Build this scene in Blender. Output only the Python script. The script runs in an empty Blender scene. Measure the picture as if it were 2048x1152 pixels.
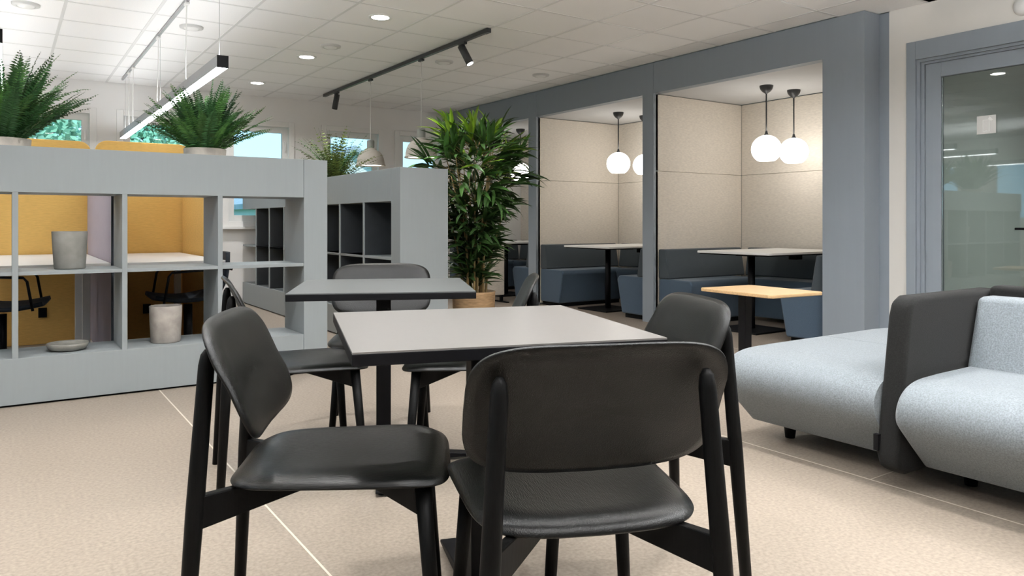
import bpy, bmesh, math, random
from mathutils import Vector, Matrix
R = math.radians
rnd = random.Random(7)
S = bpy.context.scene
C = S.collection

# ------------------------------------------------------------------ camera, world, exposure
cam_d = bpy.data.cameras.new('camera'); cam = bpy.data.objects.new('camera', cam_d); C.objects.link(cam)
cam.location = (0, 0, 1.0); cam.rotation_euler = (R(90), 0, R(-34.12))
cam_d.sensor_width = 36; cam_d.lens = 36 * 1496 / 2048; cam_d.shift_y = -130.4 / 2048
cam_d.clip_start = 0.05; cam_d.clip_end = 200
S.camera = cam
S.view_settings.view_transform = 'Standard'; S.view_settings.look = 'None'
S.view_settings.gamma = 1.0; S.view_settings.use_curve_mapping = False
S.view_settings.exposure = 0.84
S.cycles.use_denoising = True
S.cycles.max_bounces = 8; S.cycles.diffuse_bounces = 5; S.cycles.glossy_bounces = 4
S.cycles.transparent_max_bounces = 12; S.cycles.sample_clamp_indirect = 6.0
S.cycles.caustics_reflective = False; S.cycles.caustics_refractive = False
W = bpy.data.worlds.new('sky'); S.world = W; W.use_nodes = True
bg = W.node_tree.nodes['Background']; bg.inputs[0].default_value = (0.36, 0.66, 0.88, 1); bg.inputs[1].default_value = 1.3
sun_d = bpy.data.lights.new('sun', 'SUN'); sun_d.energy = 2.2; sun_d.angle = R(2); sun_d.color = (1, .96, .88)
sun = bpy.data.objects.new('sun', sun_d); C.objects.link(sun); sun.rotation_euler = Vector((-.12, .75, -.65)).to_track_quat('-Z', 'Y').to_euler()

DOWN_POWER = 8.0      # each ceiling downlight
UP_POWER = 5.0         # indirect upward part of the linear lamps, per metre
LINEAR_STRENGTH = 9.0  # underside of the linear lamps
GLOBE_STRENGTH = 4.6

# ------------------------------------------------------------------ materials
MATS = {}
def mat(name, col, rough=0.6, spec=0.5, var=0.0, scale=8.0, stretch=(1, 1, 1), bump=0.0, bscale=None, metal=0.0,
        emit=None, estr=0.0, col2=None, rand=0.0, coat=0.0, sheen=0.0, detail=4.0):
    m = bpy.data.materials.new(name); m.use_nodes = True
    nt = m.node_tree; b = nt.nodes['Principled BSDF']
    b.inputs['Base Color'].default_value = (*col, 1)
    b.inputs['Roughness'].default_value = rough; b.inputs['Specular IOR Level'].default_value = spec
    b.inputs['Metallic'].default_value = metal
    if coat: b.inputs['Coat Weight'].default_value = coat; b.inputs['Coat Roughness'].default_value = 0.25
    if sheen: b.inputs['Sheen Weight'].default_value = sheen
    if emit: b.inputs['Emission Color'].default_value = (*emit, 1); b.inputs['Emission Strength'].default_value = estr
    if var or bump:
        tc = nt.nodes.new('ShaderNodeTexCoord'); mp = nt.nodes.new('ShaderNodeMapping')
        mp.inputs['Scale'].default_value = stretch
        nt.links.new(tc.outputs['Object'], mp.inputs[0])
    out = None
    if var:
        n = nt.nodes.new('ShaderNodeTexNoise'); n.inputs['Scale'].default_value = scale; n.inputs['Detail'].default_value = detail
        nt.links.new(mp.outputs[0], n.inputs['Vector'])
        r = nt.nodes.new('ShaderNodeValToRGB')
        c2 = col2 or tuple(min(1, x * (1 + var)) for x in col); c1 = tuple(x * (1 - var) for x in col) if col2 is None else col
        r.color_ramp.elements[0].position = 0.3; r.color_ramp.elements[0].color = (*c1, 1)
        r.color_ramp.elements[1].position = 0.7; r.color_ramp.elements[1].color = (*c2, 1)
        nt.links.new(n.outputs[0], r.inputs[0]); out = r.outputs[0]
    if rand:
        oi = nt.nodes.new('ShaderNodeObjectInfo'); hs = nt.nodes.new('ShaderNodeHueSaturation')
        mr = nt.nodes.new('ShaderNodeMapRange'); mr.inputs[3].default_value = 1 - rand; mr.inputs[4].default_value = 1 + rand * 1.6
        nt.links.new(oi.outputs['Random'], mr.inputs[0]); nt.links.new(mr.outputs[0], hs.inputs['Value'])
        if out: nt.links.new(out, hs.inputs['Color'])
        else: hs.inputs['Color'].default_value = (*col, 1)
        out = hs.outputs[0]
    if out: nt.links.new(out, b.inputs['Base Color'])
    if bump:
        n2 = nt.nodes.new('ShaderNodeTexNoise'); n2.inputs['Scale'].default_value = bscale or scale; n2.inputs['Detail'].default_value = 3
        nt.links.new(mp.outputs[0], n2.inputs['Vector'])
        bp = nt.nodes.new('ShaderNodeBump'); bp.inputs['Strength'].default_value = bump; bp.inputs['Distance'].default_value = 0.003
        nt.links.new(n2.outputs[0], bp.inputs['Height']); nt.links.new(bp.outputs[0], b.inputs['Normal'])
    MATS[name] = m
    return m

mat('floor', (0.295, 0.248, 0.202), 0.45, 0.35, scale=80, var=0.19, bump=0.02, bscale=240, detail=6)
mat('seam', (0.66, 0.60, 0.52), 0.4)
mat('white_wall', (0.84, 0.835, 0.83), 0.85, 0.2, var=0.015, scale=3)
mat('cream_wall', (0.80, 0.775, 0.73), 0.85, 0.2, var=0.015, scale=3)
mat('tile', (0.92, 0.92, 0.92), 0.9, 0.1, var=0.03, scale=220, bump=0.1, bscale=300)
mat('grid', (0.74, 0.74, 0.74), 0.5)
mat('grey_paint', (0.275, 0.303, 0.312), 0.55, 0.35, var=0.015, scale=9, stretch=(6, 6, 0.4), bump=0.03, bscale=60)
mat('facade', (0.265, 0.300, 0.337), 0.6, 0.3, var=0.012, scale=7, stretch=(5, 5, 0.35), bump=0.03, bscale=60)
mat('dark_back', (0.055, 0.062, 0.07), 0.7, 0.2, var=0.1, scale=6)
mat('black_gap', (0.008, 0.008, 0.008), 0.9, 0.1)
mat('booth_ceiling', (0.56, 0.565, 0.57), 0.85, 0.15, var=0.02, scale=4)
mat('beige_felt', (0.73, 0.675, 0.60), 0.95, 0.1, var=0.09, scale=26, stretch=(1.0, 1.0, 4.5), bump=0.25, bscale=160, sheen=0.15, detail=8)
mat('blue_fabric', (0.060, 0.092, 0.132), 0.9, 0.15, var=0.12, scale=240, bump=0.2, bscale=500, sheen=0.25)
mat('back_fabric', (0.055, 0.068, 0.078), 0.9, 0.15, var=0.12, scale=240, bump=0.2, bscale=500, sheen=0.2)
mat('sofa_fabric', (0.185, 0.208, 0.225), 0.95, 0.1, var=0.26, scale=190, bump=0.35, bscale=420, sheen=0.2, detail=6)
mat('charcoal_fabric', (0.014, 0.014, 0.0135), 0.95, 0.08, var=0.25, scale=200, bump=0.3, bscale=420, sheen=0.04)
mat('yellow_felt', (0.66, 0.415, 0.13), 0.95, 0.1, var=0.07, scale=22, stretch=(1, 1, 5), bump=0.15, bscale=150, detail=8)
mat('lavender_felt', (0.36, 0.31, 0.34), 0.95, 0.1, var=0.05, scale=20, stretch=(4, 4, 0.6), bump=0.15, bscale=150)
mat('white_laminate', (0.78, 0.775, 0.76), 0.4, 0.4, var=0.01, scale=5)
mat('black_wood', (0.0028, 0.0031, 0.0028), 0.29, 0.30, var=0.35, scale=30, stretch=(14, 1.2, 14), bump=0.35, bscale=40, detail=6)
mat('black_leg', (0.003, 0.003, 0.003), 0.5, 0.10, var=0.3, scale=40, stretch=(8, 8, 0.6), bump=0.1)
mat('table_top', (0.145, 0.138, 0.13), 0.34, 0.6, var=0.03, scale=90)  # front table's dark grey top, colour lightened to carry the glare on it
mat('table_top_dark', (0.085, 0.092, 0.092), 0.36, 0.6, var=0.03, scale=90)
mat('black_metal', (0.004, 0.004, 0.005), 0.5, 0.15, var=0.05, scale=30)
mat('graphite', (0.035, 0.037, 0.04), 0.4, 0.5, var=0.05, scale=30)
mat('alu', (0.42, 0.43, 0.45), 0.4, 0.5, metal=0.7, var=0.03, scale=30)
mat('white_plastic', (0.82, 0.82, 0.81), 0.35, 0.4, var=0.01, scale=10)
mat('white_cord', (0.80, 0.79, 0.77), 0.5, var=0.02, scale=20)
mat('steel', (0.55, 0.55, 0.55), 0.3, metal=0.9, var=0.02, scale=20)
mat('globe', (0.9, 0.9, 0.88), 0.3, emit=(1.0, 0.95, 0.88), estr=GLOBE_STRENGTH)
mat('diffuser', (0.9, 0.9, 0.9), 0.4, emit=(1.0, 0.965, 0.91), estr=14.0)
mat('linear_glow', (0.9, 0.9, 0.9), 0.4, emit=(0.93, 0.97, 1.0), estr=LINEAR_STRENGTH)
mat('lamp_silicone', (0.36, 0.335, 0.295), 0.6, 0.3, var=0.04, scale=14, bump=0.05)
mat('lamp_neck', (0.20, 0.21, 0.19), 0.6, 0.3, var=0.04, scale=14)
mat('lamp_inside', (0.9, 0.9, 0.88), 0.5, emit=(1.0, 0.95, 0.86), estr=5.0)
mat('oak', (0.56, 0.37, 0.19), 0.45, 0.4, var=0.18, scale=7, stretch=(2, 14, 14), bump=0.05)
mat('oak_planter', (0.40, 0.26, 0.14), 0.55, 0.3, var=0.25, scale=8, stretch=(2, 2, 14), bump=0.06)
mat('soil', (0.02, 0.014, 0.01), 0.95, 0.1, var=0.4, scale=60, bump=0.6)
mat('fern_green', (0.055, 0.15, 0.032), 0.5, 0.35, rand=0.45, var=0.3, scale=14)
mat('fern_dark', (0.028, 0.09, 0.028), 0.55, 0.3, rand=0.4, var=0.3, scale=14)
mat('olive_leaf', (0.10, 0.14, 0.028), 0.55, 0.3, rand=0.55, var=0.35, scale=14)
mat('bamboo_leaf', (0.042, 0.105, 0.022), 0.42, 0.45, rand=0.55, var=0.25, scale=9)
mat('bamboo_young', (0.21, 0.35, 0.03), 0.45, 0.4, rand=0.3, var=0.2, scale=9)
mat('bamboo_cane', (0.38, 0.27, 0.12), 0.45, 0.4, var=0.25, scale=10, stretch=(6, 6, 0.8))
mat('stone_pot', (0.36, 0.33, 0.30), 0.75, 0.25, var=0.22, scale=13, bump=0.15, bscale=60)
mat('pale_pot', (0.50, 0.46, 0.41), 0.7, 0.25, var=0.3, scale=9, bump=0.1)
mat('concrete_pot', (0.25, 0.245, 0.225), 0.75, 0.25, var=0.18, scale=11, bump=0.15, bscale=60)
mat('glazed_bowl', (0.22, 0.215, 0.19), 0.25, 0.6, var=0.2, scale=14)
mat('navy_shell', (0.018, 0.024, 0.034), 0.65, 0.3, var=0.1, scale=60)
mat('tree_leaf', (0.22, 0.48, 0.34), 0.6, 0.2, var=0.4, scale=1.5)
mat('bark', (0.12, 0.10, 0.09), 0.9, var=0.3, scale=9)
mat('siding', (0.62, 0.70, 0.76), 0.7, var=0.03, scale=3)
mat('roofing', (0.30, 0.36, 0.42), 0.8, var=0.1, scale=6)
mat('house_glass', (0.12, 0.18, 0.24), 0.1, 0.8, var=0.02, scale=2)
mat('grass', (0.10, 0.20, 0.06), 0.9, var=0.3, scale=3)
mat('office_wall', (0.42, 0.455, 0.44), 0.85, 0.2, var=0.03, scale=3)
mat('sign_face', (0.62, 0.62, 0.60), 0.5, var=0.01, scale=4)
mat('disc_grey', (0.62, 0.62, 0.61), 0.45, 0.3, var=0.01, scale=10)
mat('sign_line', (0.88, 0.88, 0.86), 0.5, var=0.01, scale=4)

def glass_mat(name, tint, refl):
    m = bpy.data.materials.new(name); m.use_nodes = True; nt = m.node_tree
    for n in list(nt.nodes):
        if n.type != 'OUTPUT_MATERIAL': nt.nodes.remove(n)
    o = nt.nodes['Material Output']
    t = nt.nodes.new('ShaderNodeBsdfTransparent'); t.inputs[0].default_value = (*tint, 1)
    g = nt.nodes.new('ShaderNodeBsdfGlossy'); g.inputs['Roughness'].default_value = 0.02
    fr = nt.nodes.new('ShaderNodeFresnel'); fr.inputs[0].default_value = refl
    mx = nt.nodes.new('ShaderNodeMixShader')
    nt.links.new(fr.outputs[0], mx.inputs[0]); nt.links.new(t.outputs[0], mx.inputs[1]); nt.links.new(g.outputs[0], mx.inputs[2])
    nt.links.new(mx.outputs[0], o.inputs[0]); MATS[name] = m
glass_mat('window_glass', (0.96, 0.98, 0.99), 1.45)
glass_mat('door_glass', (0.82, 0.865, 0.85), 1.75)

# ------------------------------------------------------------------ mesh helpers
class MB:
    def __init__(s): s.v = []; s.f = []; s.sm = []
    def add(s, vs, fs, smooth=False):
        o = len(s.v); s.v += [tuple(p) for p in vs]
        for f in fs: s.f.append([i + o for i in f]); s.sm.append(smooth)
        return s
    def box(s, x0, x1, y0, y1, z0, z1):
        v = [(x, y, z) for z in (z0, z1) for y in (y0, y1) for x in (x0, x1)]
        return s.add(v, [(0, 2, 3, 1), (4, 5, 7, 6), (0, 1, 5, 4), (2, 6, 7, 3), (0, 4, 6, 2), (1, 3, 7, 5)])
    def prism(s, poly, axis, a, b):
        n = len(poly)
        def P(p, t):
            return (t, p[0], p[1]) if axis == 'x' else ((p[0], t, p[1]) if axis == 'y' else (p[0], p[1], t))
        v = [P(p, a) for p in poly] + [P(p, b) for p in poly]
        return s.add(v, [list(range(n))[::-1], list(range(n, 2 * n))] + [(i, (i + 1) % n, n + (i + 1) % n, n + i) for i in range(n)])
    def tube(s, pts, rad, n=12, caps=True):
        pts = [Vector(p) for p in pts]; k = len(pts)
        if not hasattr(rad, '__len__'): rad = [rad] * k
        vs = []; ref = None
        for i, p in enumerate(pts):
            t = (pts[min(i + 1, k - 1)] - pts[max(i - 1, 0)]).normalized()
            if ref is None: ref = Vector((0, 0, 1)) if abs(t.z) < 0.9 else Vector((1, 0, 0))
            a = (ref - t * ref.dot(t)).normalized(); b = t.cross(a); ref = a
            vs += [p + (a * math.cos(2 * math.pi * j / n) + b * math.sin(2 * math.pi * j / n)) * rad[i] for j in range(n)]
        fs = [(i * n + j, i * n + (j + 1) % n, (i + 1) * n + (j + 1) % n, (i + 1) * n + j) for i in range(k - 1) for j in range(n)]
        s.add(vs, fs, True)
        if caps: s.add(vs[:n], [list(range(n))[::-1]]); s.add(vs[-n:], [list(range(n))])
        return s
    def lathe(s, prof, n=32, c=(0, 0, 0)):
        vs = [(c[0] + r * math.cos(2 * math.pi * j / n), c[1] + r * math.sin(2 * math.pi * j / n), c[2] + z) for r, z in prof for j in range(n)]
        fs = [(i * n + j, i * n + (j + 1) % n, (i + 1) * n + (j + 1) % n, (i + 1) * n + j) for i in range(len(prof) - 1) for j in range(n)]
        return s.add(vs, fs, True)
    def mesh(s, name):
        me = bpy.data.meshes.new(name); me.from_pydata(s.v, [], s.f)
        me.polygons.foreach_set('use_smooth', s.sm); me.update()
        bm = bmesh.new(); bm.from_mesh(me); bmesh.ops.remove_doubles(bm, verts=bm.verts, dist=1e-5)
        bmesh.ops.recalc_face_normals(bm, faces=bm.faces); bm.to_mesh(me); bm.free()
        return me
    def build(s, name, m, parent=None, loc=None, bevel=0, seg=2, label=None):
        o = bpy.data.objects.new(name, s.mesh(name)); C.objects.link(o)
        o.data.materials.append(MATS[m])
        if parent: o.parent = parent
        if loc: o.location = loc
        if bevel:
            b = o.modifiers.new('bevel', 'BEVEL'); b.width = bevel; b.segments = seg; b.limit_method = 'ANGLE'; b.angle_limit = R(35)
            if seg > 2:
                for p in o.data.polygons: p.use_smooth = True
                w = o.modifiers.new('wn', 'WEIGHTED_NORMAL'); w.keep_sharp = True
        if label: o['label'] = label
        return o
def B(*a): return MB().box(*a)
def inst(me, name, parent=None, loc=(0, 0, 0), rot=(0, 0, 0), scale=(1, 1, 1)):
    o = bpy.data.objects.new(name, me); C.objects.link(o)
    o.parent = parent; o.location = loc; o.rotation_euler = rot; o.scale = scale
    return o
def thing(name, label, cat, loc=(0, 0, 0), rz=0, group=None):
    o = bpy.data.objects.new(name, None); C.objects.link(o); o.empty_display_size = 0.1
    o.location = loc; o.rotation_euler = (0, 0, rz); o['label'] = label; o['category'] = cat
    if group: o['group'] = group
    return o
def struct(name, loc=(0, 0, 0), label=None):
    o = bpy.data.objects.new(name, None); C.objects.link(o); o.location = loc; o['kind'] = 'structure'
    if label: o['label'] = label
    return o
def sbuild(mb, name, m, label=None, **k):
    o = mb.build(name, m, **k); o['kind'] = 'structure'
    if label: o['label'] = label
    return o
def copy_tree(o, parent=None):
    c = o.copy(); C.objects.link(c); c.parent = parent
    for ch in list(o.children): copy_tree(ch, c)
    return c

# ------------------------------------------------------------------ the room
H = 2.6; XF = 5.36; XR = 5.565; YW = 9.65; XB = 6.70; X0 = -4.2; Y0 = -3.0
PY = [(3.176, 3.526), (5.392, 5.547), (7.389, 7.547)]     # pillar and posts along the booth front
ZO = 2.295

fl = sbuild(B(X0, 7.0, Y0, YW + .2, -0.1, 0), 'floor', 'floor', 'speckled beige vinyl floor with pale welded seams')
for x in (-3.30, -1.27, 0.763, 2.79, 4.82):
    B(-0.0035, 0.0035, Y0, YW, -0.002, 0.0006).build('weld_seam', 'seam', fl, (x, 0, 0))
B(2.79, 5.0, 1.628, 1.632, -0.002, 0.0006).build('weld_seam', 'seam', fl)

# ceiling: backing, tiles and T-bars
ce = sbuild(B(X0, 7.0, Y0, YW + .2, 2.625, 2.70), 'ceiling', 'white_wall', 'white suspended ceiling of square tiles')
TX, TY = 0.589, 0.58
xs = [3.31 + TX * k for k in range(-14, 5)]; ys = [5.13 + TY * k for k in range(-15, 9)]
def facing(x, y): return x * 0.561 + y * 0.828
full = B(-TX / 2 + .011, TX / 2 - .011, -TY / 2 + .011, TY / 2 - .011, 0, 0.02).mesh('ceiling_tile'); full.materials.append(MATS['tile'])
rest = MB()
for i in range(len(xs) - 1):
    for j in range(len(ys) - 1):
        a, b, c, d = max(xs[i], X0), min(xs[i + 1], XR), max(ys[j], Y0), min(ys[j + 1], YW)
        if a > XF - .05: continue
        if b > XF and c > 2.9: b = XF
        if b - a < .06 or d - c < .06: continue
        z = H + .003
        if facing(b, d) < 4.6:
            rest.box(a + .011, b - .011, c + .011, d - .011, z, z + .02); continue
        if b - a > TX - .002 and d - c > TY - .002: inst(full, 'ceiling_tile', ce, ((a + b) / 2, (c + d) / 2, z))
        else: B(a + .011, b - .011, c + .011, d - .011, z, z + .02).build('ceiling_tile', 'tile', ce)
for (c, d) in [(ys[k], ys[k + 1]) for k in range(len(ys) - 1) if ys[k + 1] < 3.1 and ys[k] > 1.3]:
    B(XF - .04, XR, c + .011, d - .011, H + .003, H + .023).build('ceiling_tile', 'tile', ce)
r_ = rest.build('ceiling_tile', 'tile', ce); r_['kind'] = 'stuff'
for x in xs:
    if X0 < x < XR: B(-.011, .011, Y0, YW, 0, .02).build('grid_bar', 'grid', ce, (x, 0, H))
for y in ys:
    if Y0 < y < YW: B(X0, XF if y > 3.1 else XR, -.011, .011, 0, .019).build('grid_bar', 'grid', ce, (0, y, H + .001))

# walls
WIN = [(-1.10, -.21), (-.035, .856), (1.057, 1.95), (2.22, 3.112), (3.473, 4.364), (4.54, 5.34)]
WZ0, WZ1 = 0.95, 2.30
far = MB(); px = X0
for a, b in WIN:
    far.box(px, a + .03, YW, YW + .2, 0, H + .03); px = b - .03
far.box(px, 7.0, YW, YW + .2, 0, H + .03)
for a, b in WIN:
    far.box(a + .03, b - .03, YW, YW + .2, 0, WZ0 + .03); far.box(a + .03, b - .03, YW, YW + .2, WZ1 - .03, H + .03)
sbuild(far, 'wall_far', 'white_wall', 'white wall with a row of windows')
WL = [(-2.4, -.9), (-.5, 1.0), (1.4, 2.9), (3.3, 4.8), (5.2, 6.7), (7.1, 8.6)]  # windows added in the unseen left wall to let in fill daylight
lw = MB(); py = Y0
for a, b in WL:
    lw.box(X0 - .2, X0, py, a + .03, 0, H + .03).box(X0 - .2, X0, a + .03, b - .03, 0, WZ0 + .03).box(X0 - .2, X0, a + .03, b - .03, WZ1 - .03, H + .03); py = b - .03
lw.box(X0 - .2, X0, py, YW + .2, 0, H + .03)
sbuild(lw, 'wall_left', 'white_wall')
sbuild(B(X0, 7.0, Y0 - .15, Y0, 0, H + .03), 'wall_back', 'dark_back')  # unseen wall coloured dark to keep reflections in the chair backs dim
DY0, DY1, DZ = 1.80, 2.893, 2.20
wr = MB().box(XR, XR + .15, DY1, 3.10, 0, H + .03).box(XR, XR + .15, Y0, DY0, 0, H + .03).box(XR, XR + .15, DY0, DY1, DZ, H + .03)
sbuild(wr, 'wall_right', 'cream_wall', 'cream wall beside the grey door frame')
def window(n, a, b, loc, rz, label):
    w = struct('window_%d' % n, loc, label); w.rotation_euler = (0, 0, rz)
    for q in ((a, a + .07, WZ0, WZ1), (b - .07, b, WZ0, WZ1), (a + .07, b - .07, WZ1 - .07, WZ1), (a + .07, b - .07, WZ0, WZ0 + .07)):
        B(q[0], q[1], -.022, .012, q[2], q[3]).build('casing', 'white_plastic', w, bevel=.004)
    f = MB(); i = .062; t = .083
    f.box(a + i, a + i + t, .03, .08, WZ0 + i, WZ1 - i).box(b - i - t, b - i, .03, .08, WZ0 + i, WZ1 - i)
    f.box(a + i + t, b - i - t, .03, .08, WZ0 + i, WZ0 + i + t).box(a + i + t, b - i - t, .03, .08, WZ1 - i - t, WZ1 - i)
    f.build('sash', 'white_plastic', w, bevel=.004)
    B(a + .14, b - .14, .05, .056, WZ0 + .14, WZ1 - .14).build('pane', 'window_glass', w)
    MB().box(b - .125, b - .105, .005, .03, 1.95, 2.05).box(b - .123, b - .107, -.01, .01, 1.93, 2.03).build('handle', 'white_plastic', w, bevel=.003)
    B(a - .02, b + .02, -.08, .03, WZ0 - .03, WZ0).build('sill', 'white_plastic', w, bevel=.004)
    L = bpy.data.lights.new('window_portal', 'AREA'); L.shape = 'RECTANGLE'; L.size = b - a - .2; L.size_y = 1.2; L.cycles.is_portal = True
    lo = bpy.data.objects.new('window_portal', L); C.objects.link(lo); lo.parent = w; lo.location = ((a + b) / 2, .16, (WZ0 + WZ1) / 2); lo.rotation_euler = (R(-90), 0, 0)
for n, (a, b) in enumerate(WIN, 1): window(n, a, b, (0, YW, 0), 0, 'white framed window in the far wall')
for n, (a, b) in enumerate(WL, 7): window(n, a, b, (X0, 0, 0), R(90), 'added white framed window in the unseen left wall, for fill daylight')

# booth front: header panels, posts, pillar
bf = struct('wall_booth_front', label='blue grey booth front with posts and header')
for a, b in ((PY[0][0], PY[1][0] - .002), (PY[1][0] + .002, PY[2][0] - .002), (PY[2][0] + .002, YW)):
    B(XF, XF + .10, a, b, ZO, H).build('header_panel', 'facade', bf)
for a, b in PY[1:]:
    B(XF, XF + .06, a, b - .0, 0, ZO).build('post', 'facade', bf)
B(XF, XF + .10, PY[0][0], PY[0][1], 0, ZO).build('pillar_face', 'facade', bf)
B(XF + .10, XR + .15, PY[0][0], PY[0][1] - .05, 0, H).build('pillar_side', 'facade', bf)
B(XR, XR + .15, 3.10, PY[0][0], 0, H).build('pillar_return', 'facade', bf)
bc = sbuild(B(XF + .10, XB, PY[0][1] - .05, YW, ZO, ZO + .06), 'ceiling_booth', 'booth_ceiling', 'smooth grey ceiling inside the booths')
bb = sbuild(B(XB + .03, XB + .12, 3.3, YW, 0, ZO + .06), 'wall_booth_back', 'facade', 'back wall of the booths')
parts = []
SEAM = 1.52
for n, (a, b) in enumerate(PY, 1):
    p = sbuild(B(XF + .06, XB + .03, a + .03 if n > 1 else a + .30, b - .03, 0, ZO), 'wall_partition_%d' % n, 'facade', 'partition between two booths')
    for z0, z1 in ((.02, SEAM - .0012), (SEAM + .0012, ZO - .006)):
        if n > 1: B(XF + .03, XB, a, a + .03, z0, z1).build('felt_panel', 'beige_felt', p, bevel=.004)
        B(XF + .062, XB, b - .03, b, z0, z1).build('felt_panel', 'beige_felt', p, bevel=.004)
for y0, y1 in ((PY[0][1], PY[1][0]), (PY[1][1], PY[2][0]), (PY[2][1], YW)):
    for z0, z1 in ((.02, SEAM - .0012), (SEAM + .0012, ZO - .006)):
        B(XB, XB + .03, y0 + .0005, y1 - .0005, z0, z1).build('felt_panel', 'beige_felt', bb, bevel=.004)

# ------------------------------------------------------------------ door in the right wall
d = struct('door_1', (XR, 0, 0), 'grey framed glass door in the cream wall')
cs = MB()
B(-.02, .02, 2.893, 2.96, 0, 2.335).build('casing', 'facade', d, bevel=.003)
B(-.02, .02, DY0 - .067, DY0, 0, 2.335).build('casing', 'facade', d, bevel=.003)
B(-.02, .02, DY0, 2.893, 2.20, 2.335).build('casing', 'facade', d, bevel=.003)
j = MB().box(.0, .15, 2.870, 2.893, 0, 2.20).box(.0, .15, DY0, DY0 + .023, 0, 2.20).box(.0, .15, DY0 + .023, 2.870, 2.18, 2.20)
j.build('jamb', 'facade', d)
k = MB().box(.02, .15, 2.848, 2.870, 0, 2.18).box(.02, .15, DY0 + .023, 2.848, 2.163, 2.18)
k.build('door_stop', 'facade', d)
lf = MB().box(.035, .08, 2.737, 2.847, .01, 2.163).box(.035, .08, DY0 + .03, DY0 + .13, .01, 2.163).box(.035, .08, DY0 + .13, 2.737, 2.057, 2.163).box(.035, .08, DY0 + .13, 2.737, .01, .22)
leaf = lf.build('door_leaf', 'facade', d, bevel=.003)
B(.052, .058, DY0 + .13, 2.737, .22, 2.057).build('pane', 'door_glass', leaf)
hd = MB().tube([(-.02, 2.235, .96), (-.02, 2.08, .96)], .008, 10).tube([(-.02, 2.10, .96), (.05, 2.10, .96)], .007, 10)
hd.build('handle', 'black_metal', leaf)
# notice plate on the glass with a crossed-out phone drawn in outline
sg = thing('notice_plate', 'small pale square notice with an outlined phone on the door glass', 'sign', (XR + .045, 2.44, 1.678))
B(0, .006, -.061, .061, -.063, .063).build('plate', 'sign_face', sg, bevel=.001)
ln = MB()
for a, b, c, e in ((-.022, .022, .030, .034), (-.022, .022, -.048, -.044), (-.022, -.018, -.044, .030), (.018, .022, -.044, .030), (-.004, .004, -.042, -.038)):
    ln.box(-.002, .0, a, b, c, e)
ln.build('phone_outline', 'sign_line', sg)
MB().prism([(-.045, .03), (-.022, .055), (-.012, .04), (-.03, .022)], 'x', -.002, 0).build('hand_mark', 'sign_line', sg)
of = MB().box(XR + .15, XR + 2.4, .2, .25, 0, H).box(XR + 2.35, XR + 2.4, .25, 3.10, 0, H).box(XR + .15, XR + 2.4, 3.10, 3.15, 0, H)
sbuild(of, 'wall_side_room', 'office_wall', 'grey wall of the room behind the glass door')
sbuild(B(XR + .15, XR + 2.4, .2, 3.15, -.1, 0), 'floor_side_room', 'floor')
SIDE = (XR + 1.3, 1.5)
sbuild(B(XR + .15, XR + 2.4, .2, 3.15, H, H + .05), 'ceiling_side_room', 'office_wall')
dm = thing('wall_speaker', 'white round dome high on the cream wall above the door', 'speaker', (XR, 2.19, 2.43))
hb = MB().lathe([(.001, .045), (.03, .043), (.05, .032), (.062, .012), (.064, 0), (.001, 0)], 28)
o = hb.build('housing', 'white_plastic', dm); o.rotation_euler = (0, R(-90), 0)

# ------------------------------------------------------------------ ceiling lamps
def downlight(x, y, power=1.0, label=None):
    t = thing('ceiling_downlight', label or 'round lit recessed downlight in the white tile ceiling', 'downlight', (x, y, H), 0, 'recessed ceiling downlights')
    MB().lathe([(.068, -.002), (.090, -.006), (.094, .0), (.094, .004), (.066, .004)], 36).build('trim_ring', 'white_plastic', t)
    MB().lathe([(.0005, -.0015), (.069, -.0015), (.069, .003), (.0005, .003)], 36).build('diffuser', 'diffuser', t)
    L = bpy.data.lights.new('downlight', 'AREA'); L.shape = 'DISK'; L.size = .15; L.energy = DOWN_POWER * power; L.color = (1.0, .975, .945); L.spread = R(140)
    lo = bpy.data.objects.new('downlight_beam', L); C.objects.link(lo); lo.parent = t; lo.location = (0, 0, -.012)
downlight(2.42, 5.40, label='round lit downlight in the ceiling, nearest of the three in view')
downlight(2.41, 7.09, label='round lit downlight in the ceiling, middle of the three in view')
downlight(2.39, 8.73, label='round lit downlight in the ceiling, farthest of the three in view')
for x in (-1.1, .65, 2.42, 4.15):
    for y in (3.72, 2.04, .36, -1.32):
        if facing(x, y) < 5.0: downlight(x, y, label='recessed downlight in the ceiling outside the picture')
downlight(SIDE[0], SIDE[1], 3.0, label='added downlight brightening the room behind the glass door')  # lamp added to brighten the side room
vl = ['near the upper left corner', 'above the right fern', 'left of the black track', 'right of the black track', 'nearest the booth front']
for n, x in enumerate((.125, 1.26, 2.44, 3.61, 4.80)):
    t = thing('ceiling_sensor', 'white round unlit ceiling disc ' + vl[n], 'ceiling sensor', (x, 6.53, H), 0, 'white round ceiling discs')
    MB().lathe([(.092, .003), (.09, -.010), (.075, -.016), (.06, -.014)], 32).build('base_ring', 'disc_grey', t)
    MB().lathe([(.0005, -.026), (.03, -.025), (.052, -.018), (.06, -.012)], 32).build('cap', 'white_plastic', t)

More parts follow.
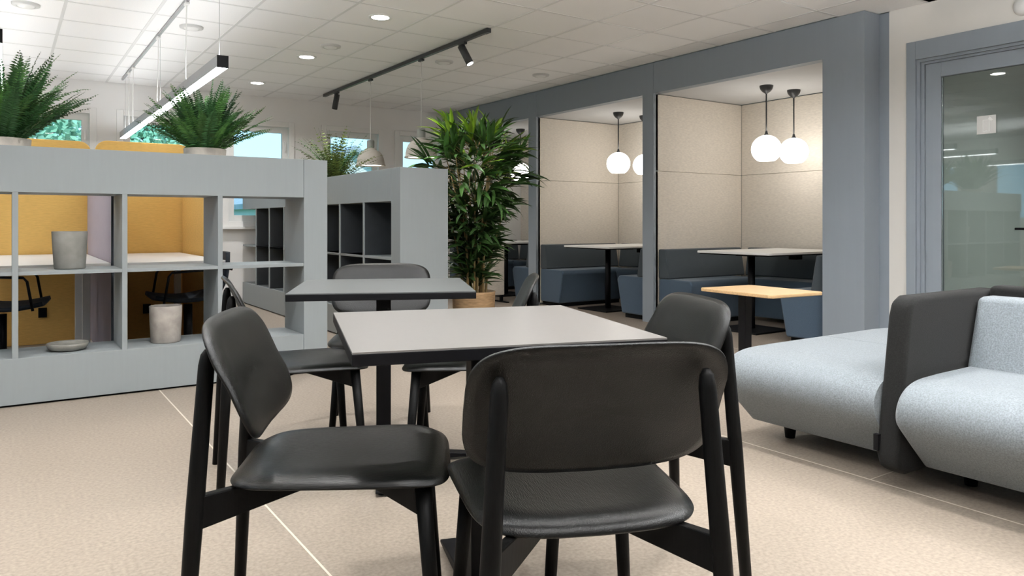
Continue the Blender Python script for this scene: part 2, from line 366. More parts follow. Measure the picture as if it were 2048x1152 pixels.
# black track with two spots and two pendants
tr = thing('light_track', 'long black track rail under the ceiling', 'track', (3.29, 0, H))
B(-.018, .018, 5.20, 9.02, -.034, 0).build('rail', 'graphite', tr, bevel=.002)
B(-.020, .020, 5.19, 5.26, -.037, 0).build('end_feed', 'graphite', tr, bevel=.002)
def spot(y, aim, on, label):
    t = thing('track_spotlight', label, 'spotlight', (3.29, y, H - .035), 0, 'black spotlights on the track')
    MB().box(-.016, .016, -.05, .05, -.02, 0).tube([(0, 0, -.02), (0, 0, -.05)], .008, 10).build('adapter', 'graphite', t, bevel=.002)
    d_ = Vector(aim).normalized(); p = Vector((0, 0, -.055)); u = p - d_ * .03; v = p + d_ * .15
    MB().tube([u, v], .033, 24).build('barrel', 'graphite', t)
    MB().tube([v, v + d_ * .002], .028, 24).build('lens', 'diffuser' if on else 'black_metal', t)
spot(5.62, (.28, -.35, -.85), True, 'black cylinder spotlight with a lit lens at the near end of the track')
spot(8.60, (-.15, .10, -1), False, 'black cylinder spotlight at the far end of the track')
def bell(y, label):
    t = thing('bell_pendant', label, 'pendant lamp', (3.30, y, H - .036), 0, 'bell shaped pendants')
    z = -(H - .036)
    MB().box(-.014, .014, -.04, .04, -.018, 0).build('adapter', 'graphite', t, bevel=.002)
    MB().tube([(0, 0, -.018), (0, 0, z + 1.88)], .0035, 8).build('cord', 'white_cord', t)
    MB().lathe([(.001, 1.90 + z), (.036, 1.90 + z), (.040, 1.885 + z), (.040, 1.815 + z), (.046, 1.805 + z)], 40).build('neck', 'lamp_neck', t)
    pr = [(.046, 1.812), (.060, 1.806), (.064, 1.792), (.070, 1.790), (.098, 1.775), (.125, 1.745), (.142, 1.705), (.150, 1.665), (.152, 1.64), (.160, 1.632), (.162, 1.622), (.157, 1.620), (.148, 1.64), (.140, 1.70), (.110, 1.755), (.05, 1.79)]
    MB().lathe([(r, q + z) for r, q in pr], 48).build('shade', 'lamp_silicone', t)
    MB().lathe([(.0005, 1.634 + z), (.146, 1.634 + z)], 40).build('glowing_disc', 'lamp_inside', t)
    L = bpy.data.lights.new('pendant', 'AREA'); L.shape = 'DISK'; L.size = .26; L.energy = 6; L.color = (1, .93, .83)
    lo = bpy.data.objects.new('pendant_beam', L); C.objects.link(lo); lo.parent = t; lo.location = (0, 0, 1.612 + z)
bell(7.62, 'beige bell shaped pendant lamp hanging from the track, farther one above the grey shelf')
bell(6.42, 'beige bell shaped pendant lamp partly behind the bamboo leaves')

# linear lamps over the desks, plus added fill lamps out of view
def linear(x, label, y0=4.77, y1=9.45, gain=0.3):
    z = 1.985
    t = thing('linear_pendant', label, 'pendant lamp', (x, 0, 0), 0, 'linear lamps over the desks')
    B(-.033, .033, y0 + .006, y1, z - .034, z + .036).build('housing', 'alu', t)
    B(-.0335, .0335, y0, y0 + .006, z - .038, z + .037).build('end_cap', 'black_metal', t)
    B(-.030, .030, y0 + .008, y1 - .02, z - .0375, z - .034).build('diffuser', 'linear_glow', t)
    if y1 - y0 > 3.5: B(-.0335, .0335, y0 + 3.33, y0 + 3.334, z - .0385, z + .037).build('joint', 'black_metal', t)
    for y in (y0 + .09, y0 + 2.23, y1 - .2):
        MB().tube([(0, y, z + .03), (0, y, H)], .0016, 6).build('suspension_wire', 'steel', t)
    uplight(0, y0, y1, gain).parent = t
def uplight(x, y0, y1, gain):
    L = bpy.data.lights.new('uplight', 'AREA'); L.shape = 'RECTANGLE'; L.size = .05; L.size_y = y1 - y0; L.energy = UP_POWER * (y1 - y0) * gain; L.color = (.97, .985, 1.0); L.spread = R(175)
    lo = bpy.data.objects.new('uplight', L); C.objects.link(lo); lo.location = (x, (y0 + y1) / 2, 2.03); lo.rotation_euler = (R(180), 0, 0); return lo
linear(1.10, 'long aluminium linear lamp with a glowing underside above the right fern')
linear(-.045, 'linear lamp with a black end at the left edge of the picture')
linear(1.10, 'added fill lamp hanging out of view above the front tables', -.4, 2.6, 6.0)  # added out of view to brighten the ceiling and front tables
linear(3.40, 'added fill lamp hanging out of view above the sofa', -1.2, 1.3, 11.0)  # added out of view to lift the right side of the ceiling
linear(-2.3, 'added fill lamp hanging out of view by the left wall', 1.5, 7.5, 2.0)  # added out of view as extra upward fill on the left
rl = thing('ceiling_rail', 'thin white power rail under the ceiling above the desks', 'rail')
B(1.068, 1.088, 5.0, 9.3, H - .02, H).build('rail', 'alu', rl, bevel=.002)
for n, (y, q) in enumerate(((5.75, .06), (6.95, .10), (8.45, .04), (8.75, .02))):
    t = thing('white_power_cord', ['white power cord hanging from the ceiling rail, nearest one', 'white power cord hanging from the ceiling rail, second one', 'white power cord hanging far back, left of its pair', 'white power cord hanging far back, right of its pair'][n], 'cord', (1.078, y, H - .0215), 0, 'cords on the ceiling rail')
    pts = [(.012 * math.sin(s_ * 5) * q * 8 * s_, .03 * math.sin(s_ * 3), -s_ * .556) for s_ in [i / 14 for i in range(15)]]
    MB().tube(pts, .004, 8).build('cable', 'white_cord', t)
    B(-.014, .014, -.04, .04, -.018, 0).build('plug', 'white_plastic', t, bevel=.003)

# ------------------------------------------------------------------ shelving
def bookcase(name, label, loc, rz, length, bays, closed):
    """local x along the length (tall end panel at x = length), front at y = 0, back at y = .41"""
    t = thing(name, label, 'shelf', loc, rz)
    E0 = length - .161; D = .41; zt, z1, z2, z3 = 1.42, 1.167, .722, .262
    B(0, length, .02, D - .02, 0, .012).build('toe_gap', 'black_gap', t)
    B(0, E0 - .001, 0, D, .012, z3).build('base', 'grey_paint', t, bevel=.0015)
    MB().box(E0 + .001, length, 0, D, .012, zt).build('end_panel', 'grey_paint', t, bevel=.0015)
    B(0, E0 - .001, 0, .02, z1, zt).build('front_fascia', 'grey_paint', t, bevel=.0015)
    B(0, E0 - .001, D - .02, D, z1, zt).build('back_fascia', 'grey_paint', t, bevel=.0015)
    B(0, E0 - .001, .02, D - .02, z1, z1 + .02).build('planter_bottom', 'grey_paint', t)
    B(0, .02, .02, D - .02, z1 + .02, zt).build('end_board', 'grey_paint', t)
    prev = 0
    for x in bays:
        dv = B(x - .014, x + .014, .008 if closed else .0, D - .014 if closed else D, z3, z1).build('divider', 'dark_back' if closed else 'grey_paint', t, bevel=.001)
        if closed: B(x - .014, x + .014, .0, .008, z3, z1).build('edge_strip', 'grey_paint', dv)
    ed = [0] + [v for v in bays for v in (v - .014, v + .014)] + [E0]
    for i in range(0, len(ed), 2):
        if ed[i + 1] - ed[i] > .05: B(ed[i], ed[i + 1], .003, D - .003, z2 - .010, z2 + .010).build('shelf_board', 'grey_paint', t, bevel=.001)
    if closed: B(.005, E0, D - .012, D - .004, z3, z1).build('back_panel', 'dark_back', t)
    return t
bookcase('open_bookcase', 'grey see-through bookcase planter with square bays at the left', (-1.05, 4.873, 0), 0, 1.798 + 1.05, [(-1.02 + 1.064), -.487 + 1.05, .045 + 1.05, .577 + 1.05, 1.109 + 1.05], False)
ylen = 9.62 - 5.12
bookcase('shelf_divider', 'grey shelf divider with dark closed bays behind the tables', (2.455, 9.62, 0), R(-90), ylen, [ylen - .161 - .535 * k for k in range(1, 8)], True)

# pots on the bookcase
def pot_mesh(r0, r1, h, t=.008):
    return MB().lathe([(.0005, 0), (r0 * .96, 0), (r0, .006), ((r0 + r1) / 2 * 1.01, h * .5), (r1, h - .003), (r1 - .002, h), (r1 - t, h - .001), (r0 - t, .02), (.0005, .018)], 48)
o = pot_mesh(.080, .092, .218).build('stoneware_pot', 'concrete_pot', None, (.312, 5.06, .7325)); o['label'] = 'grey concrete pot standing on the middle shelf of the bookcase'; o['category'] = 'pot'
o = pot_mesh(.085, .094, .225).build('stoneware_pot', 'stone_pot', None, (.825, 5.05, .2625)); o['label'] = 'mottled beige stone pot standing in the lower bay of the bookcase'; o['category'] = 'pot'
o = MB().lathe([(.0005, .001), (.075, .0), (.096, .010), (.106, .028), (.108, .042), (.104, .044), (.100, .036), (.090, .016), (.0005, .010)], 48).build('shallow_bowl', 'glazed_bowl', None, (.30, 5.04, .2625)); o['label'] = 'shallow glazed grey bowl in the lower bay of the bookcase'; o['category'] = 'bowl'

# ------------------------------------------------------------------ plants
def frond_mesh(name, L, elev, droop, n, lw, mname, seed, gap=1.0):
    rr = random.Random(seed); mb = MB(); p = Vector((0, 0, 0)); a = elev; st = L / n; pts = []
    for i in range(n + 1):
        s_ = i / n; pts.append((p.copy(), a, s_)); p = p + Vector((math.cos(a), 0, math.sin(a))) * st; a -= droop / n * (0.4 + 1.2 * s_)
    mb.tube([q[0] for q in pts[::2]], [.0022 * (1 - .8 * q[2]) for q in pts[::2]], 4, False)
    for q, a, s_ in pts[2:]:
        T = Vector((math.cos(a), 0, math.sin(a))); N = Vector((-math.sin(a), 0, math.cos(a)))
        ll = lw * (math.sin(math.pi * min(1, .12 + .88 * s_)) ** .6) * (1 - .25 * s_) * rr.uniform(.85, 1.1) + .004
        if rr.random() > gap: continue
        for sd in (-1, 1):
            dr = (Vector((0, sd, 0)) + T * rr.uniform(.25, .5) + N * rr.uniform(-.15, .2)).normalized()
            w = T * (.15 * ll + .0035); m_ = q + dr * ll * .4 + N * .002
            mb.add([q, m_ - w * .9, q + dr * ll - N * ll * .12, m_ + w * .9], [(0, 1, 2), (0, 2, 3)])
    me = bpy.data.meshes.new(name); me.from_pydata(mb.v, [], mb.f); me.materials.append(MATS[mname]); me.update()
    return me
def potted_fern(name, label, loc, count, L, lw, mnames, seed, emin, emax, potr, potm, n=32, poth=.285, gap=1.0, cat='plant'):
    rr = random.Random(seed); t = thing(name, label, cat, loc)
    pot_mesh(potr * .85, potr, poth).build('pot', potm, t)
    MB().lathe([(.0005, poth - .03), (potr - .01, poth - .032)], 24).build('soil', 'soil', t)
    vs = [frond_mesh('frond', L, R(el), R(dr), n, lw, mnames[i % len(mnames)], seed + i, gap) for i, (el, dr) in enumerate(((84, 20), (74, 35), (62, 25), (50, 40), (38, 25), (68, 60), (46, 12), (80, 8)))]
    for i in range(count):
        k = i % len(vs); az = i * 2.39996 + rr.uniform(-.3, .3); rad = rr.uniform(0, potr * .55)
        s_ = rr.uniform(.72, 1.06) * (emin if k in (4, 6) else 1)
        inst(vs[k], 'frond', t, (rad * math.cos(az), rad * math.sin(az), poth - .03), (rr.uniform(-.25, .25), rr.uniform(-.12, .12), az), (s_, s_, s_))
    return t
potted_fern('potted_fern', 'bushy green fern in a pale pot at the left end of the bookcase top', (.0, 5.08, 1.1875), 120, .54, .058, ['fern_dark', 'fern_green'], 11, .92, 1, .125, 'pale_pot')
potted_fern('potted_fern', 'bushy green fern in a pale pot near the middle of the bookcase top', (1.062, 5.08, 1.1875), 130, .46, .052, ['fern_green', 'fern_dark'], 23, 1.0, 1, .128, 'pale_pot')
potted_fern('potted_shrub', 'airy olive green leafy plant on top of the grey shelf divider', (2.66, 6.98, 1.1875), 110, .52, .044, ['olive_leaf', 'olive_leaf', 'fern_green'], 31, .8, 1, .12, 'stone_pot', n=16, poth=.24, gap=.8)

# bamboo
bl = thing('potted_bamboo', 'tall leafy bamboo plant in a wooden planter beside the shelf divider', 'plant', (3.33, 5.50, 0))
MB().lathe([(.0005, 0), (.165, 0), (.172, .01), (.185, .40), (.187, .415), (.165, .415), (.162, .36), (.0005, .36)], 48).build('planter', 'oak_planter', bl)
MB().lathe([(.0005, .365), (.163, .362)], 32).build('soil', 'soil', bl)
def leaf_mesh(name, m, L, w, bend):
    mb = MB(); n = 6; vs = []
    for i in range(n + 1):
        s_ = i / n; ww = w * (math.sin(math.pi * min(1, s_ * .9 + .08)) ** .8) * (1 if i < n else 0)
        x = L * s_ * math.cos(bend * s_ * .5); z = -L * s_ * math.sin(bend * s_ * .5)
        vs += [(x, -ww, z + ww * .35), (x, 0, z), (x, ww, z + ww * .35)]
    fs = []
    for i in range(n): a = i * 3; fs += [(a, a + 3, a + 4, a + 1), (a + 1, a + 4, a + 5, a + 2)]
    me = bpy.data.meshes.new(name); me.from_pydata(vs, [], fs); me.materials.append(MATS[m]); me.update(); return me
LV = [leaf_mesh('leaf', 'bamboo_leaf', .25, .0185, b) for b in (.2, .6, 1.1)] + [leaf_mesh('leaf', 'bamboo_young', .26, .017, .4)]
rr = random.Random(5); leaves = []
def env(z): return max(.05, (.13 if z < .7 else .13 + .45 * min(1, (z - .7) / .75) if z < 1.5 else .58 - .47 * (z - 1.5) / .48))
for c_ in range(14):
    az = c_ * 2.4; r0 = .11 * math.sqrt((c_ + .5) / 14); hgt = rr.uniform(1.2, 1.75)
    lean = Vector((math.cos(az), math.sin(az), 0)) * rr.uniform(.05, .24); base = Vector((r0 * math.cos(az), r0 * math.sin(az), .36))
    MB().tube([base + Vector((0, 0, (hgt - .36) * i / 9)) + lean * (i / 9) ** 1.7 for i in range(10)], [.0115 * (1 - .7 * i / 9) for i in range(10)], 8).build('cane', 'bamboo_cane', bl)
twig = MB()
for k in range(210):
    z = .48 + 1.32 * ((k + .5) / 210) ** .8; az = k * 2.39996 + rr.uniform(-.4, .4); rad = env(z) * math.sqrt(rr.uniform(.08, 1)); 
    up = .25 + .9 * max(0, (z - 1.35)) / .5; o_ = Vector((math.cos(az), math.sin(az), 0))
    tip = o_ * rad * .78 + Vector((0, 0, z)); ax = (o_ * rad / .5 + Vector((0, 0, up))).normalized()
    twig.tube([o_ * rad * .15 + Vector((0, 0, z - .10)), tip], [.003, .0015], 4, False)
    young = (z > 1.15 and rr.random() < .10 + .35 * (z - 1.15))
    for q in range(7):
        dv = (ax + Vector((rr.uniform(-1, 1), rr.uniform(-1, 1), rr.uniform(-.75, .55))) * .75).normalized()
        end = tip + dv * .29
        if min(end.x, tip.x) < -.45 and min(end.z, tip.z) < 1.44: continue     # no leaf grows through the shelf divider
        leaves.append((3 if young and rr.random() < .75 else rr.randrange(3), tip - ax * rr.uniform(0, .09), (rr.uniform(-.7, .7), -math.asin(max(-1, min(1, dv.z))), math.atan2(dv.y, dv.x)), rr.uniform(.75, 1.15)))
twig.build('twigs', 'bamboo_cane', bl)
leaves.sort(key=lambda l: facing(l[1].x, l[1].y) - .25 * l[1].z)
far_mb = {3: MB(), 0: MB()}
for i, (kk, q, rot, sc) in enumerate(leaves):
    if i < 290: inst(LV[kk], 'leaf', bl, q, rot, (sc, sc, sc))
    else:
        M = Matrix.Translation(q) @ __import__('mathutils').Euler(rot).to_matrix().to_4x4() @ Matrix.Scale(sc, 4)
        me = LV[kk]; far_mb[3 if kk == 3 else 0].add([M @ v.co for v in me.vertices], [list(p.vertices) for p in me.polygons])
for kk, m_ in ((0, 'bamboo_leaf'), (3, 'bamboo_young')):
    me = bpy.data.meshes.new('foliage'); me.from_pydata(far_mb[kk].v, [], far_mb[kk].f); me.materials.append(MATS[m_])
    o = inst(me, 'foliage', bl); o['kind'] = 'stuff'

# low beige screen beyond the bamboo
sc_ = thing('low_screen', 'low beige fabric screen on black feet between bamboo and far booth', 'screen', (4.95, 7.9, 0))
B(-.27, .27, -.03, .03, .09, .72).build('panel', 'beige_felt', sc_, bevel=.012, seg=3)
for x in (-.22, .24): MB().box(x - .02, x + .02, -.15, .15, 0, .015).box(x - .015, x + .015, -.02, .02, .015, .10).build('foot', 'black_metal', sc_)

# ------------------------------------------------------------------ desks behind the bookcase
dk = thing('desk', 'white desk left of the lavender screen behind the bookcase', 'desk', (0, 0, 0), 0, 'white desks')
B(-.165, .565, 5.45, 7.25, .715, .74).build('desk_top', 'white_laminate', dk, bevel=.002)
for x, y in ((-.12, 6.4), (-.12, 7.1), (.5, 7.1), (.5, 6.4)): B(x - .025, x + .025, y - .025, y + .025, 0, .715).build('leg', 'white_laminate', dk)
dk = thing('desk', 'white desk right of the lavender screen behind the bookcase', 'desk', (0, 0, 0), 0, 'white desks')
B(.66, 1.27, 5.43, 7.08, .715, .74).build('desk_top', 'white_laminate', dk, bevel=.002)
for x, y in ((.70, 6.5), (1.22, 6.9), (.70, 7.0)): B(x - .025, x + .025, y - .025, y + .025, 0, .715).build('leg', 'white_laminate', dk)
def rpanel(w, h, r=.09):
    p = []
    for cx_, cz_, a0 in ((w - r, h - r, 0), (r, h - r, 90)):
        p += [(cx_ + r * math.cos(R(a0 + 15 * i)), cz_ + r * math.sin(R(a0 + 15 * i))) for i in range(7)]
    return p + [(0, 0), (w, 0)]
for x0, w, y, lab in ((-.96, 1.565, 7.275, 'tall yellow felt desk screen behind the left desk'), (.62, .74, 7.10, 'tall yellow felt desk screen behind the right desk')):
    t = thing('desk_screen', lab, 'screen', (x0, y, 0), 0, 'yellow desk screens')
    MB().prism(rpanel(w, 1.69), 'y', 0, .04).build('felt_board', 'yellow_felt', t, bevel=.006)
    B(.1, .16, -.012, 0, .22, .30).build('socket_box', 'black_metal', t, (w - .48, 0, 0))
t = thing('desk_screen', 'yellow felt side screen at the right edge of the desks', 'screen', (1.29, 6.10, 0), 0, 'yellow desk screens')
MB().prism([(p[0] * .98, p[1]) for p in rpanel(1.0, 1.55)], 'x', 0, .04).build('felt_board', 'yellow_felt', t, bevel=.006)
t = thing('desk_divider', 'lavender grey felt divider standing between the two desks', 'screen', (.575, 5.47, 0))
B(0, .035, .012, 1.78, .05, 1.30).build('felt_board', 'lavender_felt', t, bevel=.005)
B(-.006, .042, -.01, .012, .0, 1.31).build('edge_post', 'navy_shell', t)

def wire_chair(loc, rz, label):
    t = thing('desk_chair', label, 'chair', loc, rz, 'wire arm desk chairs')   # faces local +x
    s_ = MB(); n = 10; vs = []; 
    for i in range(n + 1):
        u = i / n
        for j in range(9):
            v = j / 8 * 2 - 1
            if u < .6: x = .24 - u / .6 * .42; z = .455 - .03 * math.sin(u / .6 * math.pi) + .02 * v * v
            else: q = (u - .6) / .4; x = -.18 - .10 * q - .03 * math.sin(q * math.pi); z = .455 + .33 * q ** 1.3 + .02 * v * v * (1 - q)
            vs.append((x + .04 * v * v * (1 if u > .6 else .3), v * .235 * (1 - .12 * max(0, u - .8) * 5), z))
    fs = [(i * 9 + j, i * 9 + j + 1, i * 9 + j + 10, i * 9 + j + 9) for i in range(n) for j in range(8)]
    o = s_.add(vs, fs, True).build('seat_shell', 'navy_shell', t); m_ = o.modifiers.new('solid', 'SOLIDIFY'); m_.thickness = .025
    for sd in (-1, 1):
        y = sd * .25
        MB().tube([(.20, y, .445), (.17, y, .63), (.15, y, .655), (-.22, y, .675), (-.25, y, .665)], .0085, 8).build('arm_wire', 'black_metal', t)
    MB().tube([(0, 0, .41), (0, 0, .08)], .03, 14).build('column', 'black_metal', t)
    for k in range(4):
        a = R(45 + 90 * k); MB().tube([(0, 0, .09), (.27 * math.cos(a), .27 * math.sin(a), .015)], [.02, .013], 8).build('foot', 'black_metal', t)
    return t
wire_chair((1.10, 5.82, 0), R(180), 'dark wire arm chair under the right desk seen through the bookcase')
wire_chair((-.02, 5.86, 0), R(-8), 'dark wire arm chair at the left edge seen through the bookcase')

# ------------------------------------------------------------------ booths
def bench(y0, y1, which, cat='bench'):
    t = thing('booth_bench', 'dark blue grey U shaped upholstered bench in the %s booth' % which, cat, (0, 0, 0), 0, 'booth benches')
    xa, xb = XF + .06, XB - .004; dp = .45
    def seat(a, b, fl):      # profile across y
        s_ = 1 if fl else -1; base = a if fl else b
        pr = [(base + s_ * .01, .045), (base + s_ * (dp - .07), .045), (base + s_ * dp, .40), (base + s_ * (dp - .025), .44), (base + s_ * .01, .44)]
        MB().prism(pr, 'x', xa, xb - .30).build('seat', 'blue_fabric', t, bevel=.018, seg=3)
        MB().prism([(base + s_ * .02, 0), (base + s_ * (dp - .1), 0), (base + s_ * (dp - .1), .05), (base + s_ * .02, .05)], 'x', xa + .03, xb - .3).build('plinth', 'black_gap', t)
        pr = [(base + s_ * .006, .442), (base + s_ * .15, .442), (base + s_ * .10, .735), (base + s_ * .006, .735)]
        MB().prism(pr, 'x', xa, xb - .12).build('backrest', 'back_fabric', t, bevel=.014, seg=3)
    seat(y0, y1, True); seat(y0, y1, False)
    pr = [(xb - .01, .045), (xb - dp + .07, .045), (xb - dp, .40), (xb - dp + .02, .44), (xb - .01, .44)]
    MB().prism(pr, 'y', y0 + dp, y1 - dp).build('seat', 'blue_fabric', t, bevel=.018, seg=3)
    MB().prism([(xb - .006, .442), (xb - .14, .442), (xb - .10, .735), (xb - .006, .735)], 'y', y0 + .16, y1 - .16).build('backrest', 'back_fabric', t, bevel=.014, seg=3)
BY = [(PY[0][1], PY[1][0], 'nearest'), (PY[1][1], PY[2][0], 'middle'), (PY[2][1], YW, 'farthest')]
for y0, y1, w in BY:
    bench(y0, y1, w)
    cy = (y0 + y1) / 2 - .05; x0 = XF - .03
    t = thing('booth_table', 'white topped table on a black column in the %s booth' % w, 'table', (5.87, cy, 0), 0, 'booth tables')
    MB().prism(rpanel(.8, 1.22, .03), 'z', .716, .74)
    tp = [(x0 - 5.87 + p[1], .4 - p[0]) for p in rpanel(.8, 1.2, .03)]
    tp = [(-(q[0]) + 2 * (x0 + .6 - 5.87), q[1]) for q in tp]
    MB().prism(tp, 'z', .722, .742).build('table_top', 'white_laminate', t, bevel=.003)
    MB().prism([(q[0] * .97, q[1] * .97) for q in tp], 'z', .712, .722).build('under_board', 'black_metal', t)
    MB().tube([(-.10, .12, .02), (-.10, .12, .712)], .032, 20).build('column', 'black_metal', t)
    B(-.35, .15, -.13, .37, 0, .015).build('foot_plate', 'black_metal', t, bevel=.004)
    B(-.20, .20, .02, .22, .69, .712).build('bracket', 'black_metal', t)
    B(.12, .22, -.20, -.12, .66, .712).build('socket_box', 'black_metal', t, bevel=.006)
def globe(x, y, label):
    t = thing('globe_pendant', label, 'pendant lamp', (x, y, ZO), 0, 'globe pendants')
    MB().lathe([(.0005, 0), (.062, 0), (.062, -.012), (.055, -.035), (.035, -.060), (.012, -.074), (.008, -.08), (.0005, -.08)], 32).build('canopy', 'graphite', t)
    MB().tube([(0, 0, -.075), (0, 0, -.455)], .007, 10).build('rod', 'graphite', t)
    MB().lathe([(.010, -.43), (.014, -.452), (.022, -.462), (.022, -.472)], 20).build('ferrule', 'graphite', t)
    r_ = .137; cz = -.60
    pr = [(r_ * math.sin(R(a)), cz + r_ * math.cos(R(a)) * .97) for a in [8 + 6 * i for i in range(24)]]
    MB().lathe([(.0005, pr[0][1])] + pr + [(.0005, pr[-1][1])], 40).build('glass_globe', 'globe', t)
globe(5.95, 4.50, 'white glowing globe pendant in the nearest booth, left one of the pair')
globe(6.37, 4.50, 'white glowing globe pendant in the nearest booth, right one of the pair')
globe(5.96, 6.57, 'white glowing globe pendant in the middle booth, fully visible one')
globe(6.40, 6.59, 'white glowing globe pendant in the middle booth, half hidden by the post')
globe(5.90, 8.50, 'white glowing globe pendant in the farthest booth behind bamboo leaves')

# oak laptop table by the sofa
t = thing('laptop_table', 'small oak topped side table on a black column by the sofa', 'table', (3.72, 2.86, 0), R(-5))
MB().prism([(p[0] - .22, p[1] - .28) for p in [(.02, 0), (.42, 0), (.44, .02), (.44, .54), (.42, .56), (.02, .56), (0, .54), (0, .02)]], 'z', .582, .602).build('table_top', 'oak', t, bevel=.004)
B(-.10, -.045, .02, .075, .012, .582).build('column', 'black_metal', t, bevel=.003)
B(-.20, .18, -.16, .20, 0, .012).build('foot_plate', 'black_metal', t, bevel=.003)

# ------------------------------------------------------------------ island sofa
sf = thing('island_sofa', 'light grey island sofa with a charcoal screen', 'sofa')
def cushion(xf, xr, ya, yb, flip=False, r0=0, r1=0, name='seat'):
    s_ = -1 if flip else 1
    pr = [(xf + s_ * .20, .085), (xf + s_ * .03, .24), (xf, .31), (xf + s_ * .025, .375), (xf + s_ * .11, .42), (xf + s_ * .30, .425)]
    for _ in range(3): pr = [pr[0]] + [(a[0] * u + b[0] * (1 - u), a[1] * u + b[1] * (1 - u)) for a, b in zip(pr, pr[1:]) for u in (.75, .25)] + [pr[-1]]
    pr = pr + [(xr, .425), (xr, .085)]
    q = len(pr); cx_ = (xf + xr) / 2; cz_ = .25; rad = .05
    sts = [(ya + (1 - math.cos(R(15 * i))) * rad * r0, (1 - math.sin(R(15 * i))) * rad * r0) for i in range(7)] if r0 else [(ya, 0)]
    sts += [(yb - (1 - math.cos(R(15 * i))) * rad * r1, (1 - math.sin(R(15 * i))) * rad * r1) for i in range(6, -1, -1)] if r1 else [(yb, 0)]
    vs = []
    for y, ins in sts:
        for x, z in pr:
            dx, dz = cx_ - x, cz_ - z
            vs.append((x + math.copysign(min(ins, abs(dx)), dx) * (1 if x != xr else 0), y, z + math.copysign(min(ins, abs(dz)), dz) * (1 if abs(dz) > .05 else abs(dz) / .05)))
    n = len(sts); mb = MB()
    mb.add(vs, [(i * q + j, i * q + (j + 1) % q, (i + 1) * q + (j + 1) % q, (i + 1) * q + j) for i in range(n - 1) for j in range(q)], True)
    mb.add(vs[:q], [list(range(q))]); mb.add(vs[-q:], [list(range(q))])
    o = mb.build(name, 'sofa_fabric', sf); o.data.set_sharp_from_angle(angle=R(48))
    return o
cushion(2.69, 3.448, 1.561, 2.30, r1=1)
cushion(4.20, 3.452, 1.561, 2.30, True, r1=1)
cushion(2.66, 3.40, .48, 1.474, r0=.4, r1=.6)
cushion(2.66, 3.40, -.55, .478, r0=1, r1=.4)
for ya, yb in ((.48, 1.47), (-.55, .475)):
    MB().prism([(3.19, .40), (3.29, .70), (3.40, .70), (3.40, .40)], 'y', ya + .003, yb - .003).build('back_cushion', 'sofa_fabric', sf, bevel=.025, seg=4)
def cpanel(name, poly, axis, a, b): return MB().prism(poly, axis, a, b).build(name, 'charcoal_fabric', sf, bevel=.022, seg=4)
cpanel('side_screen', [(2.78, .06), (2.72, .085), (2.70, .14), (2.785, .65), (2.805, .70), (2.85, .722), (3.50, .722), (3.50, .06)], 'y', 1.475, 1.56)
cpanel('back_screen', [(1.474, .06), (1.474, .738), (-.55, .738), (-.55, .06)], 'x', 3.405, 3.50)
for x, y in ((3.03, 2.16), (3.36, 2.16), (3.55, 2.16), (4.0, 2.16), (3.05, .6), (3.3, .6), (3.05, 1.38), (3.05, -.45), (3.3, -.45), (4.0, 1.65)):
    MB().lathe([(.0005, 0), (.022, 0), (.030, .07), (.034, .11), (.0005, .11)], 20, (x, y, 0)).build('leg', 'black_metal', sf)
B(2.694, 2.712, 1.543, 1.5615, .15, .21).build('fabric_tag', 'black_metal', sf)

# ------------------------------------------------------------------ cafe tables
def cafe_table(loc, rz, topm, label):
    t = thing('cafe_table', label, 'table', (*loc, 0), rz, 'square cafe tables')
    tp = B(-.35, .35, -.35, .35, .712, .737).build('table_top', 'black_metal', t, bevel=.0015, label='black table edge')
    B(-.349, .349, -.349, .349, .7365, .7405).build('top_surface', topm, t)
    B(-.03, .03, -.03, .03, .02, .70).build('column', 'black_metal', t, bevel=.003)
    B(-.14, .14, -.14, .14, .70, .712).build('mount_plate', 'black_metal', t)
    for k in range(4):
        a = R(90 * k); m_ = MB().prism([(0, .012), (.41, .012), (.41, .022), (.03, .055), (0, .055)], 'y', -.025, .025).build('foot', 'black_metal', t, bevel=.003)
        m_.rotation_euler = (0, 0, a)
        MB().lathe([(.0005, 0), (.018, 0), (.018, .014), (.0005, .014)], 14, (.37 * math.cos(a), .37 * math.sin(a), 0)).build('glide', 'black_metal', t)
cafe_table((1.012, 1.641), R(-17.7), 'table_top', 'square dark grey table in front, glare coloured into its top, ringed by the nearest chairs')
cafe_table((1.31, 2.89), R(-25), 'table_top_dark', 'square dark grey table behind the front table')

# ------------------------------------------------------------------ wooden chairs (face local +y)
def shell(fn, n=72, rings=12, t=.011):
    """closed thin shell: fn(r, theta) -> (point, normal)"""
    mb = MB(); tops = []; bots = []
    for i in range(rings + 1):
        r = i / rings
        for j in range(n):
            p, nn = fn(r, 2 * math.pi * j / n if i else .8); e = t / 2 * (1 if i < rings else .45)
            tops.append(p + nn * e); bots.append(p - nn * e)
    fs = [(i * n + j, i * n + (j + 1) % n, (i + 1) * n + (j + 1) % n, (i + 1) * n + j) for i in range(rings) for j in range(n)]
    k = len(tops)
    mb.add(tops + bots, fs + [tuple(x + k for x in f[::-1]) for f in fs] + [(rings * n + j, rings * n + (j + 1) % n, k + rings * n + (j + 1) % n, k + rings * n + j) for j in range(n)], True)
    return mb
def sup(th, e): c_, s_ = math.cos(th), math.sin(th); return math.copysign(abs(c_) ** (2 / e), c_), math.copysign(abs(s_) ** (2 / e), s_)
def seat_pt(r, th):
    x, y = sup(th, 4.8); x *= r; y *= r
    w = .232 * (1 + .06 * y)
    z = .452 - .012 * (1 - r * r) * .8 - .020 * max(0, r - .72) ** 2 / .0784 - .012 * max(0, y - .6) + .010 * abs(x) ** 2
    return Vector((x * w, .0 + y * .243, z))
